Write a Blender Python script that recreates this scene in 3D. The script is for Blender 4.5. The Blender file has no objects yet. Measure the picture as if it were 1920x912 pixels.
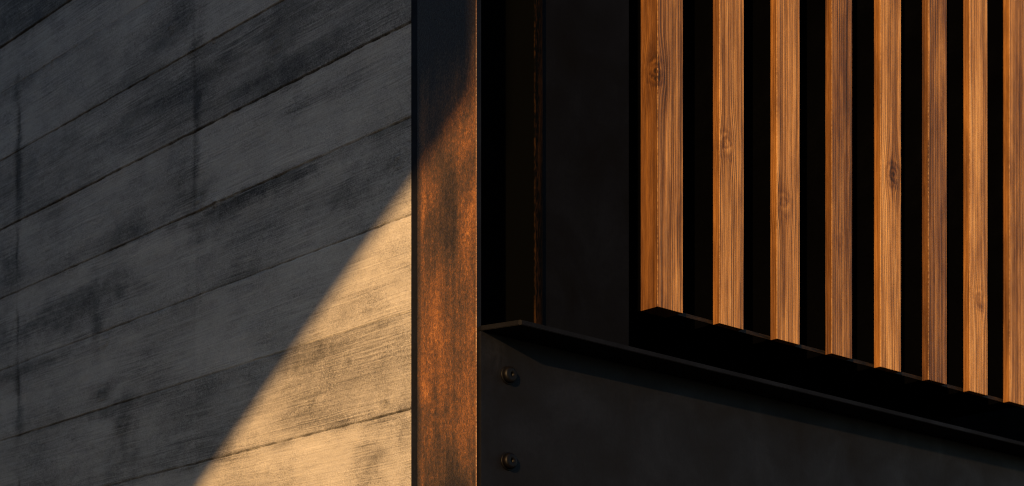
import bpy, bmesh, math, random
from mathutils import Vector, noise

R = math.radians
scene = bpy.context.scene
C = bpy.context.collection

# ------------------------------------------------------------------ camera
# building axes: +X runs along the slatted facade, +Y along the concrete wall, corner of the column at (0, 0)
cam = bpy.data.cameras.new('camera')
cam.sensor_width = 36.0
cam.lens = 36.0 * 3323 / 1920
cam.shift_y = (1484 - 456) / 1920
cam.clip_start = 0.05
cam.clip_end = 2000
cam.dof.use_dof = True
cam.dof.focus_distance = 3.15
cam.dof.aperture_fstop = 8.0
co = bpy.data.objects.new('camera', cam)
C.objects.link(co)
FX, FY = 0.6742, 0.7386
co.location = (-3.0 * FX + 0.0605 * FY, -3.0 * FY - 0.0605 * FX, 1.6)
co.rotation_euler = (R(90), 0, -math.atan2(FX, FY))
scene.camera = co

# ------------------------------------------------------------------ sun and sky
SA, SB, SE = 0.82, 0.50, 0.235           # direction towards the sun = (-SA, -SB, SE)
S = Vector((-SA, -SB, SE)).normalized()
elev = math.asin(S.z)
world = bpy.data.worlds.new('World')
scene.world = world
world.use_nodes = True
wn = world.node_tree
bg = wn.nodes['Background']
sky = wn.nodes.new('ShaderNodeTexSky')
sky.sky_type = 'NISHITA'
sky.sun_disc = False
sky.sun_elevation = elev
sky.sun_rotation = math.atan2(S.x, S.y)
sky.air_density = 1.0
sky.dust_density = 0.15
sky.ozone_density = 2.1
wn.links.new(sky.outputs[0], bg.inputs[0])
bg.inputs[1].default_value = 0.088
sl = bpy.data.lights.new('sun', 'SUN')
sl.energy = 5.0
sl.angle = R(0.55)
sl.color = (1.0, 0.552, 0.20)
so = bpy.data.objects.new('sun', sl)
so.rotation_euler = (-S).to_track_quat('-Z', 'Y').to_euler()
so.location = S * 20
C.objects.link(so)
vs = scene.view_settings
vs.view_transform = 'Standard'
vs.look = 'None'
vs.exposure = 0.6
vs.gamma = 1.0
scene.cycles.filter_width = 1.1

# ------------------------------------------------------------------ helpers
def tag(o, label=None, cat=None, group=None, kind=None):
    if label: o['label'] = label
    if cat: o['category'] = cat
    if group: o['group'] = group
    if kind: o['kind'] = kind
    return o

def empty(name, loc=(0, 0, 0)):
    o = bpy.data.objects.new(name, None)
    o.location = loc
    o.empty_display_size = 0.1
    C.objects.link(o)
    return o

def link_bm(name, bm, mats, parent=None, smooth=False):
    me = bpy.data.meshes.new(name)
    bmesh.ops.recalc_face_normals(bm, faces=bm.faces)
    if smooth:
        for f in bm.faces: f.smooth = True
    bm.to_mesh(me); bm.free()
    for m in (mats if isinstance(mats, (list, tuple)) else [mats]):
        me.materials.append(m)
    o = bpy.data.objects.new(name, me)
    C.objects.link(o)
    if parent: o.parent = parent
    return o

def box(bm, x0, x1, y0, y1, z0, z1, bev=0.0, mi=0):
    vs_ = [bm.verts.new(p) for p in ((x0,y0,z0),(x1,y0,z0),(x1,y1,z0),(x0,y1,z0),(x0,y0,z1),(x1,y0,z1),(x1,y1,z1),(x0,y1,z1))]
    fs = [bm.faces.new([vs_[i] for i in q]) for q in ((0,1,2,3),(4,5,6,7),(0,1,5,4),(1,2,6,5),(2,3,7,6),(3,0,4,7))]
    for f in fs: f.material_index = mi
    if bev > 0:
        es = list({e for f in fs for e in f.edges})
        bmesh.ops.recalc_face_normals(bm, faces=fs)
        bmesh.ops.bevel(bm, geom=es, offset=bev, segments=2, profile=0.6, affect='EDGES', clamp_overlap=True)

def prism(bm, poly, z0, z1):
    a = [bm.verts.new((x, y, z0)) for x, y in poly]
    b = [bm.verts.new((x, y, z1)) for x, y in poly]
    n = len(poly)
    bm.faces.new(a); bm.faces.new(b)
    for i in range(n):
        bm.faces.new((a[i], a[(i+1) % n], b[(i+1) % n], b[i]))

# node shorthand
class NT:
    def __init__(s, name):
        s.m = bpy.data.materials.new(name)
        s.m.use_nodes = True
        s.t = s.m.node_tree
        s.b = s.t.nodes['Principled BSDF']
    def put(s, inp, v):
        if v is None: return
        if hasattr(v, 'is_linked') or isinstance(v, bpy.types.NodeSocket):
            s.t.links.new(v, inp)
        else:
            if isinstance(v, tuple) and len(v) == 3 and inp.type == 'RGBA': v = v + (1,)
            inp.default_value = v
    def math(s, op, a, b=None, c=None, clamp=False):
        n = s.t.nodes.new('ShaderNodeMath'); n.operation = op; n.use_clamp = clamp
        s.put(n.inputs[0], a); s.put(n.inputs[1], b)
        if c is not None: s.put(n.inputs[2], c)
        return n.outputs[0]
    def add(s, a, b): return s.math('ADD', a, b)
    def sub(s, a, b): return s.math('SUBTRACT', a, b)
    def mul(s, a, b): return s.math('MULTIPLY', a, b)
    def xyz(s, x, y, z):
        n = s.t.nodes.new('ShaderNodeCombineXYZ')
        s.put(n.inputs[0], x); s.put(n.inputs[1], y); s.put(n.inputs[2], z)
        return n.outputs[0]
    def obj(s):
        n = s.t.nodes.new('ShaderNodeTexCoord')
        q = s.t.nodes.new('ShaderNodeSeparateXYZ')
        s.t.links.new(n.outputs['Object'], q.inputs[0])
        return n.outputs['Object'], q.outputs[0], q.outputs[1], q.outputs[2]
    def noise(s, v, scale=1.0, detail=3.0, rough=0.55, dist=0.0):
        n = s.t.nodes.new('ShaderNodeTexNoise')
        s.put(n.inputs['Vector'], v)
        n.inputs['Scale'].default_value = scale
        n.inputs['Detail'].default_value = detail
        n.inputs['Roughness'].default_value = rough
        n.inputs['Distortion'].default_value = dist
        return n.outputs[0]
    def ramp(s, f, stops):
        n = s.t.nodes.new('ShaderNodeValToRGB')
        s.put(n.inputs[0], f)
        e = n.color_ramp.elements
        while len(e) < len(stops): e.new(0.5)
        for i, (p, c) in enumerate(stops):
            e[i].position = p
            e[i].color = (c if isinstance(c, tuple) else (c, c, c)) + (1,)
        return n.outputs[0]
    def mr(s, v, a, b, c=0.0, d=1.0):
        n = s.t.nodes.new('ShaderNodeMapRange'); n.clamp = True
        s.put(n.inputs[0], v)
        for i, q in enumerate((a, b, c, d)): n.inputs[i+1].default_value = q
        return n.outputs[0]
    def mix(s, f, a, b, mode='MIX'):
        n = s.t.nodes.new('ShaderNodeMix'); n.data_type = 'RGBA'; n.blend_type = mode
        s.put(n.inputs[0], f); s.put(n.inputs[6], a); s.put(n.inputs[7], b)
        return n.outputs[2]
    def attr(s, name, typ='GEOMETRY'):
        n = s.t.nodes.new('ShaderNodeAttribute'); n.attribute_name = name; n.attribute_type = typ
        return n.outputs['Fac']
    def bump(s, h, strength=0.5, dist=0.001, normal=None):
        n = s.t.nodes.new('ShaderNodeBump')
        n.inputs['Strength'].default_value = strength
        n.inputs['Distance'].default_value = dist
        s.put(n.inputs['Height'], h)
        if normal is not None: s.put(n.inputs['Normal'], normal)
        return n.outputs[0]
    def ellipse(s, a, ca, ra, b, cb, rb):
        da = s.math('DIVIDE', s.sub(a, ca), ra); db = s.math('DIVIDE', s.sub(b, cb), rb)
        r2 = s.add(s.mul(da, da), s.mul(db, db))
        return s.math('EXPONENT', s.mul(r2, -1.0))
    def out(s, col, rough=0.6, metal=0.0, spec=0.5, normal=None):
        s.put(s.b.inputs['Base Color'], col)
        s.put(s.b.inputs['Roughness'], rough)
        s.put(s.b.inputs['Metallic'], metal)
        s.put(s.b.inputs['Specular IOR Level'], spec)
        if normal is not None: s.put(s.b.inputs['Normal'], normal)
        return s.m

# ------------------------------------------------------------------ materials
def mat_concrete():
    n = NT('board_marked_concrete')
    P, x, y, z = n.obj()
    wob = n.mul(n.sub(n.noise(n.xyz(n.mul(y, 3.0), 0.0, n.mul(z, 14.0)), 1.0, 3), 0.5), 0.018)
    zz = n.add(z, wob)
    g1 = n.noise(n.xyz(n.mul(y, 9.0), 0.0, n.mul(zz, 230.0)), 1.0, 3, 0.6)
    g2 = n.noise(n.xyz(n.mul(y, 2.2), 3.0, n.mul(zz, 46.0)), 1.0, 4, 0.6)
    g3 = n.noise(n.xyz(n.mul(y, 30.0), 7.0, n.mul(z, 110.0)), 1.0, 3, 0.6)
    cl = n.noise(n.xyz(n.mul(y, 3.5), 5.0, n.mul(z, 9.0)), 1.0, 5, 0.62)
    cl2 = n.noise(n.xyz(n.mul(y, 16.0), 1.0, n.mul(z, 22.0)), 1.0, 5, 0.7, 0.6)
    pore = n.noise(P, 330.0, 2, 0.6)
    tone = n.attr('tone'); stain = n.attr('stain'); seam = n.attr('seam')
    g0 = n.noise(n.xyz(n.mul(y, 5.0), 17.0, n.mul(zz, 420.0)), 1.0, 2, 0.5)
    worm = n.noise(n.xyz(n.mul(y, 120.0), 2.0, n.mul(z, 190.0)), 1.0, 3, 0.65, 2.2)
    wmask = n.mr(n.noise(n.xyz(n.mul(y, 6.0), 21.0, n.mul(z, 10.0)), 1.0, 3, 0.6), 0.40, 0.62, 0.25, 1.0)
    gmask = n.mr(n.noise(n.xyz(n.mul(y, 2.5), 31.0, n.mul(z, 16.0)), 1.0, 3, 0.6), 0.38, 0.62, 0.35, 1.0)
    v = n.add(n.mul(n.sub(cl, 0.5), 0.95), n.mul(n.sub(cl2, 0.5), 0.38))
    v = n.add(v, n.mul(n.sub(g2, 0.5), 0.22))
    v = n.add(v, n.mul(n.mul(n.sub(g1, 0.5), gmask), 0.60))
    v = n.add(v, n.mul(n.mul(n.sub(g0, 0.5), gmask), 0.75))
    v = n.add(v, n.mul(n.mul(n.sub(worm, 0.5), wmask), 1.05))
    v = n.add(v, n.mul(n.sub(pore, 0.5), 0.50))
    # a few lighter cement specks
    v = n.add(v, n.mul(n.mr(worm, 0.66, 0.74), n.mul(wmask, 0.22)))
    v = n.add(n.add(v, 0.52), tone)
    # stains break up along the grain
    sm = n.mul(stain, n.mr(n.add(n.mul(g1, 0.5), n.mul(cl2, 0.5)), 0.30, 0.66, 1.2, 0.6))
    v = n.sub(v, n.mul(sm, 0.52))
    v = n.sub(v, n.mul(seam, 0.45))
    col = n.ramp(v, [(0.0, (0.040, 0.039, 0.039)), (0.30, (0.160, 0.156, 0.153)), (0.58, (0.325, 0.318, 0.310)), (1.0, (0.50, 0.49, 0.475))])
    h = n.add(n.mul(n.mul(g1, gmask), 0.8), n.add(n.mul(g2, 0.25), n.mul(n.mul(worm, wmask), 1.1)))
    h = n.add(h, n.add(n.mul(cl2, 0.35), n.mul(pore, 0.35)))
    h = n.sub(h, n.mul(n.mr(pore, 0.70, 0.78), 0.9))
    nb = n.bump(h, 0.8, 0.0022)
    return n.out(col, n.mr(cl2, 0.3, 0.7, 0.62, 0.85), 0.0, 0.35, nb)

def mat_rust():
    n = NT('rusted_steel')
    P, x, y, z = n.obj()
    yy = n.sub(y, x)
    sp = n.noise(n.xyz(n.mul(yy, 330.0), 0.0, n.mul(z, 210.0)), 1.0, 3, 0.7)
    sp2 = n.noise(n.xyz(n.mul(yy, 900.0), 4.0, n.mul(z, 560.0)), 1.0, 2, 0.6)
    st = n.noise(n.xyz(n.mul(yy, 95.0), 2.0, n.mul(z, 5.5)), 1.0, 4, 0.6)
    lg = n.noise(n.xyz(n.mul(yy, 14.0), 6.0, n.mul(z, 5.0)), 1.0, 4, 0.6, 0.5)
    sp3 = n.noise(n.xyz(n.mul(yy, 130.0), 9.0, n.mul(z, 90.0)), 1.0, 4, 0.65, 0.8)
    v = n.add(n.mul(n.sub(sp, 0.5), 1.0), n.add(n.mul(n.sub(sp2, 0.5), 0.7), n.mul(n.sub(sp3, 0.5), 0.9)))
    v = n.add(v, n.mul(n.sub(st, 0.5), 0.55))
    v = n.add(v, n.mul(n.sub(lg, 0.5), 1.5))
    v = n.add(v, 0.45)
    # worn dark patches left on the flange, with painted shade higher up
    v = n.sub(v, n.mul(n.ellipse(y, 0.075, 0.035, z, 2.60, 0.100), 0.42))
    v = n.sub(v, n.mul(n.ellipse(y, 0.040, 0.06, z, 2.11, 0.045), 0.30))
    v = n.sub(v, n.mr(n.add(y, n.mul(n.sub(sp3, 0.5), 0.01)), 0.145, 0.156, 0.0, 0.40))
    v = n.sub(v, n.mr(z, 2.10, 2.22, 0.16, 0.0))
    v = n.sub(v, n.mr(z, 2.79, 2.90, 0.0, 0.60))  # shade on the column top put into the rust colour
    v = n.add(v, n.mul(n.ellipse(y, 0.135, 0.045, z, 2.34, 0.11), 0.22))
    v = n.add(v, n.mul(n.ellipse(y, 0.020, 0.028, z, 2.52, 0.25), 0.14))
    col = n.ramp(v, [(0.0, (0.016, 0.012, 0.010)), (0.32, (0.055, 0.034, 0.021)), (0.55, (0.120, 0.056, 0.024)), (0.78, (0.25, 0.105, 0.034)), (1.0, (0.46, 0.21, 0.07))])
    h = n.add(sp, n.mul(sp2, 0.5))
    return n.out(col, n.mr(sp, 0.3, 0.7, 0.68, 0.42), 0.25, 0.5, n.bump(h, 0.9, 0.0012))

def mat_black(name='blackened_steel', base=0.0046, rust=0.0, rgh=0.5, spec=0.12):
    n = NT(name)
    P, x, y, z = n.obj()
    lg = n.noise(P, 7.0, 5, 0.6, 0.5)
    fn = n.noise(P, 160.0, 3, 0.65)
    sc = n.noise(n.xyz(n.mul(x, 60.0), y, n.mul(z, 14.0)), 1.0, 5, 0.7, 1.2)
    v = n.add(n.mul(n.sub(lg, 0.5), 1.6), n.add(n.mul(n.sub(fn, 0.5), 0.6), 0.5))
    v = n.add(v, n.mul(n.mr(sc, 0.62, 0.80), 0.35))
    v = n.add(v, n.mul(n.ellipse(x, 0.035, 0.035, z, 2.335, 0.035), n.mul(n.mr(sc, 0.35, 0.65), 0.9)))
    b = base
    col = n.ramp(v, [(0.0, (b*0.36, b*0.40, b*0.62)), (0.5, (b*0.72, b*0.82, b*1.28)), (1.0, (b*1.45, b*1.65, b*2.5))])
    if rust > 0:
        rm = n.noise(n.xyz(n.mul(x, 300.0), y, n.mul(z, 26.0)), 1.0, 4, 0.7)
        col = n.mix(n.mul(n.mr(rm, 0.48, 0.72), rust), col, (0.10, 0.042, 0.014))
    return n.out(col, n.mr(lg, 0.3, 0.7, rgh + 0.12, rgh - 0.08), 0.0, spec, n.bump(n.add(fn, n.mul(sc, 0.6)), 0.25, 0.0006))

def mat_rear():
    n = NT('painted_flange_rubbed_edge')
    P, x, y, z = n.obj()
    s1 = n.noise(n.xyz(n.mul(x, 420.0), 0.0, n.mul(z, 60.0)), 1.0, 4, 0.7)
    s2 = n.noise(n.xyz(n.mul(x, 90.0), 3.0, n.mul(z, 4.0)), 1.0, 3, 0.6)
    m = n.mul(n.mr(n.add(n.mul(s1, 0.5), n.mul(s2, 0.5)), 0.46, 0.66), n.mr(y, 0.001, 0.004, 1.0, 0.0))
    m = n.mul(m, n.mr(x, 0.1385, 0.150, 1.0, 0.25))
    col = n.mix(n.mul(m, 0.28), (0.0006, 0.0008, 0.0010), (0.11, 0.05, 0.016))
    return n.out(col, 0.7, 0.0, 0.02, n.bump(s1, 0.3, 0.0006))

def mat_worn():
    n = NT('worn_bright_arris')
    P, x, y, z = n.obj()
    s1 = n.noise(n.xyz(0.0, 0.0, n.mul(z, 260.0)), 1.0, 4, 0.7)
    s2 = n.noise(n.xyz(0.0, 3.0, n.mul(z, 9.0)), 1.0, 3, 0.6)
    v = n.add(n.mul(s1, 0.7), n.mul(s2, 0.4))
    col = n.ramp(v, [(0.40, (0.03, 0.014, 0.008)), (0.55, (0.18, 0.085, 0.035)), (0.70, (0.50, 0.32, 0.17))])
    return n.out(col, 0.38, 0.45, 0.6, n.bump(s1, 0.5, 0.001))

def mat_wood():
    n = NT('weathered_larch')
    P, x, y, z = n.obj()
    seed = n.attr('seed', 'OBJECT'); shade = n.attr('shade', 'OBJECT')
    ky = n.attr('knot_across', 'OBJECT'); kz = n.attr('knot_height', 'OBJECT'); ks = n.attr('knot_size', 'OBJECT')
    u = n.sub(x, y)
    zs = n.add(z, n.mul(seed, 3.7))
    # knot: the grain swings round it
    wq = n.noise(n.xyz(n.mul(u, 60.0), seed, n.mul(z, 40.0)), 1.0, 3, 0.6)
    kzw = n.add(kz, n.mul(n.sub(wq, 0.5), 0.02))
    g = n.ellipse(u, ky, 0.026, z, kzw, 0.050)
    core = n.ellipse(u, ky, 0.0085, z, kzw, 0.0085)
    halo = n.ellipse(u, ky, 0.022, z, kzw, 0.028)
    g = n.mul(g, ks); core = n.mul(core, ks); halo = n.mul(halo, ks)
    w1 = n.mul(n.sub(n.noise(n.xyz(n.mul(u, 6.0), seed, n.mul(zs, 1.1)), 1.0, 2), 0.5), 0.022)
    w2 = n.mul(n.sub(n.noise(n.xyz(n.mul(u, 24.0), seed, n.mul(zs, 9.0)), 1.0, 3), 0.5), 0.0030)
    uu = n.add(n.add(u, w1), w2)
    uu = n.sub(uu, n.mul(n.mul(n.sub(u, ky), g), 0.85))
    rid = n.noise(n.xyz(n.mul(uu, 300.0), seed, n.mul(zs, 1.3)), 1.0, 2, 0.5)
    fib = n.noise(n.xyz(n.mul(uu, 900.0), seed, n.mul(zs, 22.0)), 1.0, 3, 0.6)
    ptc = n.noise(n.xyz(n.mul(uu, 26.0), n.add(seed, 4.0), n.mul(zs, 3.2)), 1.0, 4, 0.6, 0.4)
    ptc2 = n.noise(n.xyz(n.mul(uu, 70.0), n.add(seed, 9.0), n.mul(zs, 9.0)), 1.0, 4, 0.65)
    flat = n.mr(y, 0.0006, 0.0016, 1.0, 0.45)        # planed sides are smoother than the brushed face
    v = n.add(n.mul(n.sub(ptc, 0.5), 1.05), n.mul(n.sub(ptc2, 0.5), 0.60))
    grey = n.mr(n.noise(n.xyz(n.mul(u, 16.0), n.add(seed, 13.0), n.mul(zs, 2.2)), 1.0, 4, 0.65), 0.52, 0.72)
    v = n.add(v, n.mul(n.mul(n.sub(n.mr(rid, 0.36, 0.58), 0.55), 0.34), flat))
    v = n.add(v, n.mul(n.sub(fib, 0.5), 0.55))
    v = n.add(n.add(v, 0.56), shade)
    kr = n.math('SQRT', n.mul(n.math('LOGARITHM', n.math('MAXIMUM', core, 1e-6), 2.718), -1.0))
    ring = n.mul(n.mul(n.math('SINE', n.add(n.mul(kr, 4.2), n.mul(wq, 9.0))), halo), 0.13)
    v = n.add(v, ring)
    v = n.sub(v, n.mul(halo, n.mr(wq, 0.35, 0.62, 0.42, -0.12))); v = n.sub(v, n.mul(core, 0.16))
    v = n.sub(v, n.mul(n.mul(g, n.mr(ptc2, 0.40, 0.58)), 0.26))
    v = n.add(v, n.mul(n.mul(halo, n.mr(wq, 0.56, 0.70)), 0.20))
    col = n.ramp(v, [(0.0, (0.022, 0.009, 0.003)), (0.28, (0.092, 0.038, 0.010)), (0.55, (0.205, 0.100, 0.031)), (0.8, (0.38, 0.200, 0.066)), (1.0, (0.52, 0.31, 0.12))])
    col = n.mix(n.mul(n.mul(grey, 0.22), flat), col, n.mix(1.0, col, (0.62, 0.70, 0.85), 'MULTIPLY'))
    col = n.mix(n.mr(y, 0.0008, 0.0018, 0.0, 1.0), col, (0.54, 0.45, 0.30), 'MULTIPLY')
    arris = n.mul(n.mr(n.math('ABSOLUTE', u), 0.0006, 0.0018, 1.0, 0.0), n.mr(n.noise(n.xyz(0.0, seed, n.mul(zs, 150.0)), 1.0, 3, 0.7), 0.40, 0.62))
    col = n.mix(n.mul(arris, 0.38), col, (0.55, 0.33, 0.13))  # worn edge lightened to paint in its sun highlight
    h = n.add(n.mul(n.mul(n.mr(rid, 0.3, 0.62), flat), 1.0), n.mul(fib, 0.45))
    h = n.add(h, n.mul(n.mul(wq, g), 1.6))
    return n.out(col, n.mr(rid, 0.3, 0.7, 0.72, 0.5), 0.0, 0.35, n.bump(h, 0.85, 0.0014))

def mat_ground():
    n = NT('dark_gravel_paving')
    P, x, y, z = n.obj()
    a = n.noise(P, 60.0, 4, 0.7); b = n.noise(P, 0.8, 4)
    v = n.add(n.mul(a, 0.7), n.mul(b, 0.4))
    col = n.ramp(v, [(0.3, 0.022), (0.8, 0.07)])
    return n.out(col, 0.9, 0, 0.3, n.bump(a, 0.6, 0.01))

M_conc, M_rust, M_black, M_worn, M_wood, M_ground = mat_concrete(), mat_rust(), mat_black(), mat_worn(), mat_wood(), mat_ground()
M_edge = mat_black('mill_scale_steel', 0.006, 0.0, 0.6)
M_panel = mat_black('matt_black_panel', 0.0022, 0.0, 0.62, 0.04)
M_back = mat_black('black_membrane', 0.0006, 0.0, 0.85, 0.01)  # backing wall and column web; on the slat rears it stands in for shade
M_redge = mat_rear()
M_bolt = mat_black('oiled_black_bolt', 0.0014, 0.02, 0.42, 0.14)
M_lip = mat_black('worn_black_flange', 0.0034, 0.0, 0.55, 0.06)

# ------------------------------------------------------------------ ground
bm = bmesh.new()
bmesh.ops.create_grid(bm, x_segments=8, y_segments=8, size=400)
tag(link_bm('ground', bm, M_ground), kind='structure')

# ------------------------------------------------------------------ board marked concrete wall
JOINTS = [0.21, 0.38, 0.55, 0.73, 0.90, 1.07, 1.24, 1.415, 1.585, 1.757, 1.930, 2.104, 2.2753, 2.4487, 2.619, 2.7925, 2.960, 3.127, 3.290, 3.402, 3.57, 3.74, 3.91, 4.08, 4.25, 4.42]
JSTR = {2.2753: 0.55, 2.4487: 0.75, 2.619: 0.6, 3.290: 0.35, 2.7925: 0.75}
# tone and forward offset (m) of each board, from the ground up
rng = random.Random(4)
TONE = [rng.uniform(-0.08, 0.08) for _ in range(len(JOINTS) + 1)]
OFF = [rng.uniform(-0.0010, 0.0010) for _ in range(len(JOINTS) + 1)]
for zj, t in ((2.2, 0.06), (2.35, -0.06), (2.5, 0.08), (2.7, 0.04), (2.85, 0.03), (3.0, -0.13), (3.2, 0.03), (3.35, 0.02), (3.5, -0.10)):
    TONE[sum(1 for j in JOINTS if j < zj)] = t
STAINS = [(1.658,3.118,0.016,0.17,1.0),(0.880,3.131,0.024,0.11,0.45),(0.873,2.965,0.014,0.10,0.75),(0.873,2.812,0.055,0.030,0.95),
 (0.676,2.780,0.26,0.016,0.9),(1.508,2.694,0.40,0.038,0.85),(1.285,2.651,0.024,0.085,0.7),(1.266,2.479,0.055,0.026,1.0),(1.24,2.440,0.10,0.016,0.8),(1.24,2.50,0.10,0.012,0.55),
 (1.174,2.400,0.040,0.070,0.85),(1.12,2.36,0.02,0.07,0.35),(0.90,2.90,0.05,0.10,0.25),(0.865,3.30,0.03,0.10,0.25),(1.70,2.85,0.05,0.12,0.45),(0.593,3.058,0.055,0.062,0.5),(1.015,3.060,0.257,0.022,0.5),(0.639,2.994,0.221,0.019,0.55),
 (1.694,3.435,0.220,0.077,0.6),(0.300,2.205,0.045,0.055,0.70),(0.20,2.24,0.02,0.05,0.35),(0.362,2.282,0.081,0.025,0.3),(0.213,2.725,0.034,0.016,0.35),
 (1.257,2.598,0.045,0.028,0.25),(1.661,2.546,0.016,0.102,0.6),(0.379,2.699,0.065,0.030,0.4),(0.951,3.209,0.104,0.033,0.45),(0.412,2.907,0.166,0.012,0.4),
 (1.15,2.815,0.30,0.014,0.4),(0.50,2.42,0.10,0.018,0.45),(1.55,2.60,0.22,0.016,0.6),(0.75,3.35,0.2,0.02,0.4)]
KNOTS = [(0.593,3.05,0.020),(1.266,2.479,0.018),(0.213,2.722,0.016),(1.257,2.598,0.020),(0.873,2.806,0.018),(0.47,2.335,0.013),(0.25,2.30,0.015),(1.18,2.39,0.016),(0.98,3.20,0.016),(0.36,2.39,0.012)]
SEAMS = [(1.661, 2.10, 3.32, 1.0), (0.882, 2.80, 3.50, 0.55)]      # board ends

def lin(a, b, step):
    k = max(1, int(round((b - a) / step)))
    return [a + (b - a) * i / k for i in range(k)]

def concrete_wall():
    ys = lin(0.1765, 0.2, 0.004) + lin(0.2, 2.3, 0.0065) + lin(2.3, 6.5, 0.10) + [6.5]
    rows = []                                        # (z, joint distance fraction 0..1, board index)
    edges = [0.0] + JOINTS + [4.6]
    fine = lambda z: 1.9 < z < 3.75
    for i in range(len(edges) - 1):
        a, b = edges[i], edges[i+1]
        g = 0.0030
        if i > 0: rows.append((a + 0.0004, 1.0, i)); rows.append((a + 0.0012, 0.7, i)); rows.append((a + g, 0.0, i))
        step = 0.0065 if fine((a + b) / 2) else 0.08
        inner = lin(a + 0.010, b - 0.010, step) + [b - 0.010]
        rows += [(z, 0.0, i) for z in inner]
        if i < len(edges) - 2: rows.append((b - g, 0.0, i)); rows.append((b - 0.0011, 0.7, i)); rows.append((b - 0.0004, 1.0, i))
    verts, tone, stain, seam = [], [], [], []
    N = noise.noise
    for (z, jf, bi) in rows:
        zj = min(JOINTS, key=lambda j: abs(j - z))
        dj = abs(z - zj)
        js = JSTR.get(zj, 1.0)
        for y in ys:
            vis = 1.85 < z < 3.8 and y < 2.3
            wz = 0.0
            x = 0.002 + OFF[bi]
            s = sm = 0.0
            t = TONE[bi] + (0.05 if (y < 0.882) == (bi % 2 == 0) else -0.03)
            if vis:
                f1 = N(Vector((y * 9, z * 16, 1.3))); f2 = N(Vector((y * 40, z * 60, 5.1)))
                # the joint line wanders a millimetre and its depth varies
                if dj < 0.02:
                    wz = 0.0011 * N(Vector((y * 22, zj * 31, 2.0))) + 0.0007 * N(Vector((y * 110, zj * 31, 8.0)))
                    wz *= max(0.0, 1 - dj / 0.02)
                    br = 0.55 + 0.75 * N(Vector((y * 3.5, zj * 17, 4.0))) + 0.7 * N(Vector((y * 45, zj * 17, 9.0)))
                    br = min(1.0, max(0.35, br)) * js
                    x += jf * 0.0048 * br
                    # squeezed out laitance fins beside some joints
                    fin = max(0.0, N(Vector((y * 70, zj * 13, 12.0))) - 0.15) * max(0.0, N(Vector((y * 5, zj * 13, 15.0))) + 0.15)
                    if 0.002 < dj < 0.006: x -= 0.010 * fin
                    sm = max(sm, (0.75 * jf + 0.25 * max(0.0, 1 - dj / 0.012)) * br)
                x += 0.0009 * f1 + 0.0004 * f2
                yw = y + 0.022 * N(Vector((y * 3, z * 9, 41.0))) + 0.010 * N(Vector((y * 12, z * 34, 43.0)))
                zw = z + 0.008 * N(Vector((y * 11, z * 20, 47.0))) + 0.004 * N(Vector((y * 50, z * 60, 49.0)))
                for (cy, cz, ry, rz, st) in STAINS:
                    a_ = (yw - cy) / ry; b_ = (zw - cz) / rz
                    if abs(a_) < 2.6 and abs(b_) < 2.6:
                        q = math.sqrt(a_ * a_ + b_ * b_) + 0.55 * f1 + 0.30 * f2
                        s = max(s, st * math.exp(-max(0.0, q) ** 2 * 0.9))
                for (cy, cz, kr) in KNOTS:
                    d = math.hypot((y - cy) / 1.5, z - cz) / kr + 0.25 * f2
                    if d < 2.2:
                        x += 0.0011 * math.cos(d * 6.0) * math.exp(-d * d * 0.6)
                        s = max(s, 0.35 * math.exp(-(d * 1.6) ** 2))
                for (cy, z0, z1, st) in SEAMS:
                    if z0 < z < z1:
                        e = abs(y - cy - 0.013 * N(Vector((z * 6, cy, 3.0))) - 0.006 * N(Vector((z * 28, cy, 6.0))) - 0.003 * N(Vector((z * 90, cy, 7.0))))
                        q = max(0.0, 1 - e / 0.008) * st * min(1.0, max(0.0, 0.5 + 1.3 * N(Vector((z * 11, cy * 9, 2.5)))))
                        x += 0.0022 * q; sm = max(sm, 0.8 * q)
                # grey grime runs beside some joints
                if bi % 3 == 0: s = max(s, 0.28 * max(0.0, 1 - dj / 0.035) * (0.6 + f1))
            else:
                x += jf * 0.004; sm = jf
            verts.append((x, y, z + wz)); tone.append(t); stain.append(s); seam.append(min(1.0, sm))
    W = len(ys); H = len(rows)
    faces = [(r * W + c, r * W + c + 1, (r + 1) * W + c + 1, (r + 1) * W + c) for r in range(H - 1) for c in range(W - 1)]
    # returns and back of the wall
    base = len(verts)
    y0, y1 = ys[0], ys[-1]
    for p in ((0.25, y0, 0.0), (0.25, y1, 0.0), (0.25, y1, 4.6), (0.25, y0, 4.6)):
        verts.append(p); tone.append(0.0); stain.append(0.0); seam.append(0.0)
    faces.append((base, base + 3, base + 2, base + 1))
    faces.append(tuple([base] + [r * W for r in range(H)] + [base + 3]))
    faces.append(tuple([base + 1, base + 2] + [r * W + W - 1 for r in range(H - 1, -1, -1)]))
    faces.append(tuple([base + 3] + [(H - 1) * W + c for c in range(W)] + [base + 2]))
    me = bpy.data.meshes.new('concrete_wall')
    me.from_pydata(verts, [], [f[::-1] for f in faces])
    for nm, arr in (('tone', tone), ('stain', stain), ('seam', seam)):
        a = me.attributes.new(nm, 'FLOAT', 'POINT'); a.data.foreach_set('value', arr)
    me.materials.append(M_conc)
    me.update()
    o = bpy.data.objects.new('concrete_wall', me)
    C.objects.link(o)
    tag(o, 'grey board marked concrete wall with plank imprints left of the rusty steel column', 'wall')
concrete_wall()

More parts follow.
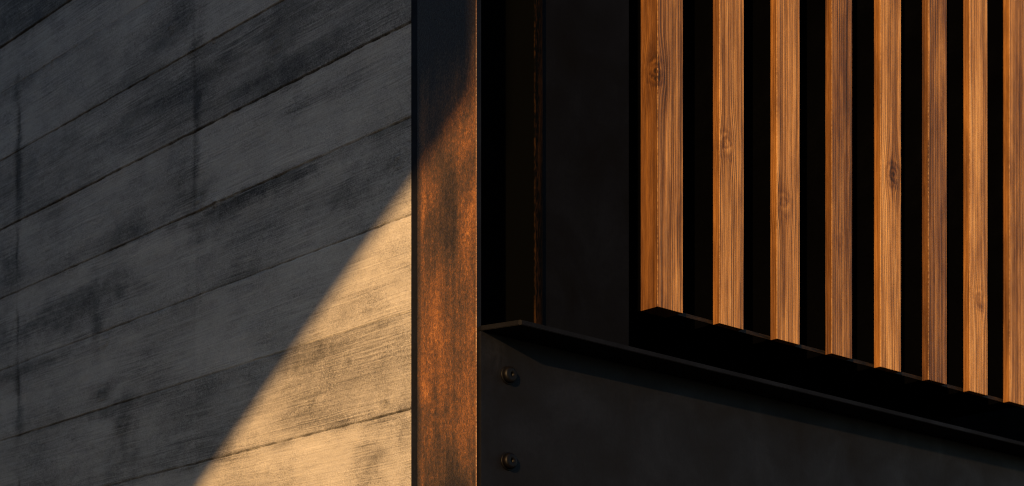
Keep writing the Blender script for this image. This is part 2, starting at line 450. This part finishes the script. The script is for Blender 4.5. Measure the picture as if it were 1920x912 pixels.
# ------------------------------------------------------------------ rusty steel column (H section)
col = empty('steel_column')
tag(col, 'rusty orange steel column with bright worn edge between concrete wall and black beam', 'column')
bm = bmesh.new()
CW, T = 0.1570, 0.011
c = 0.0012                                            # worn arris towards the facade
poly = [(0.0, CW), (0.0, c), (0.0004, c*0.35), (c, 0.0), (T, 0.0), (T, CW)]
zs = [0.0, 4.6]
a = [bm.verts.new((x, y, 0.0)) for x, y in poly]; b = [bm.verts.new((x, y, 4.6)) for x, y in poly]
bm.faces.new(a); bm.faces.new(b)
for i in range(len(poly)):
    f = bm.faces.new((a[i], a[(i+1) % len(poly)], b[(i+1) % len(poly)], b[i]))
    f.material_index = {0: 0, 1: 1, 2: 1}.get(i, 2)
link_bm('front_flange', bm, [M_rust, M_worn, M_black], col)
bm = bmesh.new(); box(bm, T + 0.0005, 0.1360, 0.075, 0.084, 0.0, 4.6)
link_bm('column_web', bm, M_back, col)
bm = bmesh.new(); box(bm, 0.1365, 0.1555, 0.0, CW, 0.0, 4.6, 0.002)
tag(link_bm('rear_flange', bm, M_redge, col), 'dark flange with faint rust along its edge')
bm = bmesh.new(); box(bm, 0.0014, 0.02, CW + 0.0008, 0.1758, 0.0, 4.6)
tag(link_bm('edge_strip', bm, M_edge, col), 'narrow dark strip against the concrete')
bm = bmesh.new(); box(bm, -0.06, 0.20, -0.03, CW + 0.01, 0.0, 0.02, 0.002)
link_bm('base_plate', bm, M_black, col)

# ------------------------------------------------------------------ black steel beam
beam = empty('steel_beam', (0.0, 0.0, 1.95))
tag(beam, 'matt black steel beam with projecting top flange and two bolt heads below the slats', 'beam')
L = 4.2
def loc(o, dz=-1.95):
    o.location = (0, 0, dz); return o
bm = bmesh.new(); box(bm, 0.0035, L, -0.008, -0.0008, 1.95, 2.3785, 0.0008)
loc(link_bm('web_plate', bm, M_black, beam))
bm = bmesh.new(); prism(bm, [(0.0035, -0.009), (0.0252, -0.075), (0.0262, -0.0785), (0.0285, -0.081), (0.0325, -0.082), (L, -0.082), (L, 0.0105), (0.0035, -0.001)], 2.379, 2.3875)
bmesh.ops.recalc_face_normals(bm, faces=bm.faces)
bmesh.ops.bevel(bm, geom=list(bm.edges), offset=0.0009, segments=2, affect='EDGES')
loc(link_bm('top_flange', bm, M_lip, beam))
bm = bmesh.new(); prism(bm, [(0.0035, -0.009), (0.0275, -0.082), (L, -0.082), (L, -0.0005), (0.0035, -0.0005)], 1.941, 1.9495)
loc(link_bm('bottom_flange', bm, M_black, beam))

def lathe(bm, prof, cx, y0, cz, seg=40):
    rings = []
    for (r, d) in prof:
        if r < 1e-6: rings.append([bm.verts.new((cx, y0 - d, cz))]); continue
        rings.append([bm.verts.new((cx + r * math.cos(2*math.pi*k/seg), y0 - d, cz + r * math.sin(2*math.pi*k/seg))) for k in range(seg)])
    for p, q in zip(rings, rings[1:]):
        for k in range(seg):
            if len(p) == 1: bm.faces.new((p[0], q[(k+1) % seg], q[k]))
            elif len(q) == 1: bm.faces.new((p[k], p[(k+1) % seg], q[0]))
            else: bm.faces.new((p[k], p[(k+1) % seg], q[(k+1) % seg], q[k]))
for bz in (2.313, 2.1655):
    bm = bmesh.new()
    lathe(bm, [(0.0115, 0.002), (0.0138, 0.0026), (0.0138, 0.0078), (0.0126, 0.0100), (0.0105, 0.0112), (0.0042, 0.0116), (0.0036, 0.0110), (0.0036, 0.0060), (0, 0.0060)], 0.0645, -0.0085, bz)
    bo = loc(link_bm('bolt', bm, M_bolt, beam, True))
    bm = bmesh.new()
    lathe(bm, [(0.0, -0.0006), (0.0155, -0.0006), (0.0158, 0.0004), (0.0155, 0.0016), (0.0148, 0.0019), (0.0, 0.0019)], 0.0645, -0.0085, bz)
    w = link_bm('washer', bm, M_bolt, bo, True)

# ------------------------------------------------------------------ black panel and backing wall
bm = bmesh.new(); box(bm, 0.1575, 0.3850, 0.012, 0.020, 2.4, 4.6, 0.001)
tag(link_bm('steel_panel', bm, M_panel), 'plain black cladding panel between the steel column and first wooden slat', 'panel')
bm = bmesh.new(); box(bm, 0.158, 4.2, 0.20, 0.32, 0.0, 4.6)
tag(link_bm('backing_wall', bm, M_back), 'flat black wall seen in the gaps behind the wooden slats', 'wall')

# ------------------------------------------------------------------ wooden slats
# left corner along the facade, face width, side depth, seed, shade, knot (across, height above slat foot, size)
ZB = 2.5035
SL = [
 (0.4497, 0.0700, 0.0440, 1.3, -0.09, -0.006, 0.442, 1.0, 'wooden slat with a big knot, nearest the column and showing a wide left side'),
 (0.6240, 0.0725, 0.0168, 4.1,  0.05,  0.020, 0.352, 0.8, 'wooden slat with a small dark knot at mid height, second from the column'),
 (0.7980, 0.0725, 0.0168, 7.7,  0.02,  0.022, 0.275, 0.6, 'straight grained wooden slat with faint low knot, third from the column'),
 (0.9755, 0.0690, 0.0168, 11.2,-0.15,  0.030, 0.240, 0.3, 'darker brown wooden slat without a clear knot, fourth from the column'),
 (1.1435, 0.0740, 0.0168, 14.9, 0.10,  0.046, 0.420, 1.1, 'golden wooden slat with dark smudged knot on its right edge, fifth from the column'),
 (1.3195, 0.0700, 0.0168, 18.3,-0.17,  0.030, 0.900, 0.0, 'dull reddish brown wooden slat without knots, third from the right edge'),
 (1.4795, 0.0725, 0.0168, 22.6, 0.12,  0.040, 0.215, 0.8, 'pale golden wooden slat with low dark smudge, second from the right edge'),
 (1.6430, 0.0710, 0.0168, 27.4, 0.06,  0.030, 0.900, 0.0, 'smooth pale wooden slat cut by the right edge of the photo'),
]
H = 4.55 - ZB
fin_me = None
for (x0, w, d, seed, shade, kx, kz, ks, label) in SL:
    e = empty('wooden_slat', (x0, 0.0, ZB))
    tag(e, label, 'slat', 'upright wooden slats on the facade')
    bm = bmesh.new()
    box(bm, 0, w, 0, d, 0, H, 0.0011)
    t = link_bm('timber_face', bm, M_wood, e)
    t['seed'] = float(seed); t['shade'] = float(shade)
    t['knot_across'] = float(kx); t['knot_height'] = float(kz); t['knot_size'] = float(ks)
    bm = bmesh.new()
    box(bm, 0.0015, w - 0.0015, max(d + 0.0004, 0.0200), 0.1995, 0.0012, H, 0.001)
    link_bm('shade_fin', bm, M_back, e)  # black body standing in for the shaded rear of the slat sides

NR = NT('brown_glint_strip')
PR, rx_, ry_, rz_ = NR.obj()
rn = NR.noise(NR.xyz(NR.mul(rx_, 22.0), 0.0, NR.mul(rz_, 160.0)), 1.0, 4, 0.7)
M_glint = NR.out(NR.ramp(rn, [(0.40, (0.002, 0.002, 0.002)), (0.62, (0.016, 0.010, 0.006)), (0.78, (0.08, 0.05, 0.028))]), 0.6, 0.0, 0.15)
bm = bmesh.new(); box(bm, 0.5205, 4.2, 0.0172, 0.0196, ZB + 0.0008, ZB + 0.0085, 0.0006)  # thin strip added to give the faint glints at the slat feet
tag(link_bm('glint_strip', bm, M_glint), 'thin dark brown rail strip added for faint light in the gaps at the feet of the wooden slats', 'glint')

# ------------------------------------------------------------------ unseen slab, added so that its raking edge throws the shadow
OX = -4.8
kx_ = -OX / SA
ey, ez = -kx_ * SB, 2.785 + kx_ * SE                    # the shadow of this corner falls on the column
ey0 = ey + 0.0
slope = 0.65
bm = bmesh.new()
pts = [(ey0, ez), (ey0, 8.0), (11.0, 8.0), (11.0, 0.0), (ey0 + ez / slope, 0.0)]
a = [bm.verts.new((OX, y, z)) for y, z in pts]; b = [bm.verts.new((OX - 0.25, y, z)) for y, z in pts]
bm.faces.new(a); bm.faces.new(b)
for i in range(len(pts)): bm.faces.new((a[i], a[(i+1) % len(pts)], b[(i+1) % len(pts)], b[i]))
NN = NT('plain_dark_caster')
PP, _, _, _ = NN.obj()
M_caster = NN.out(NN.ramp(NN.noise(PP, 9.0, 5), [(0.3, (0.06, 0.06, 0.062)), (0.7, (0.11, 0.11, 0.112))]), 0.85)
tag(link_bm('shadow_caster', bm, M_caster), 'unseen dark slab with raking lower edge, added to throw the diagonal shadow', 'wall')
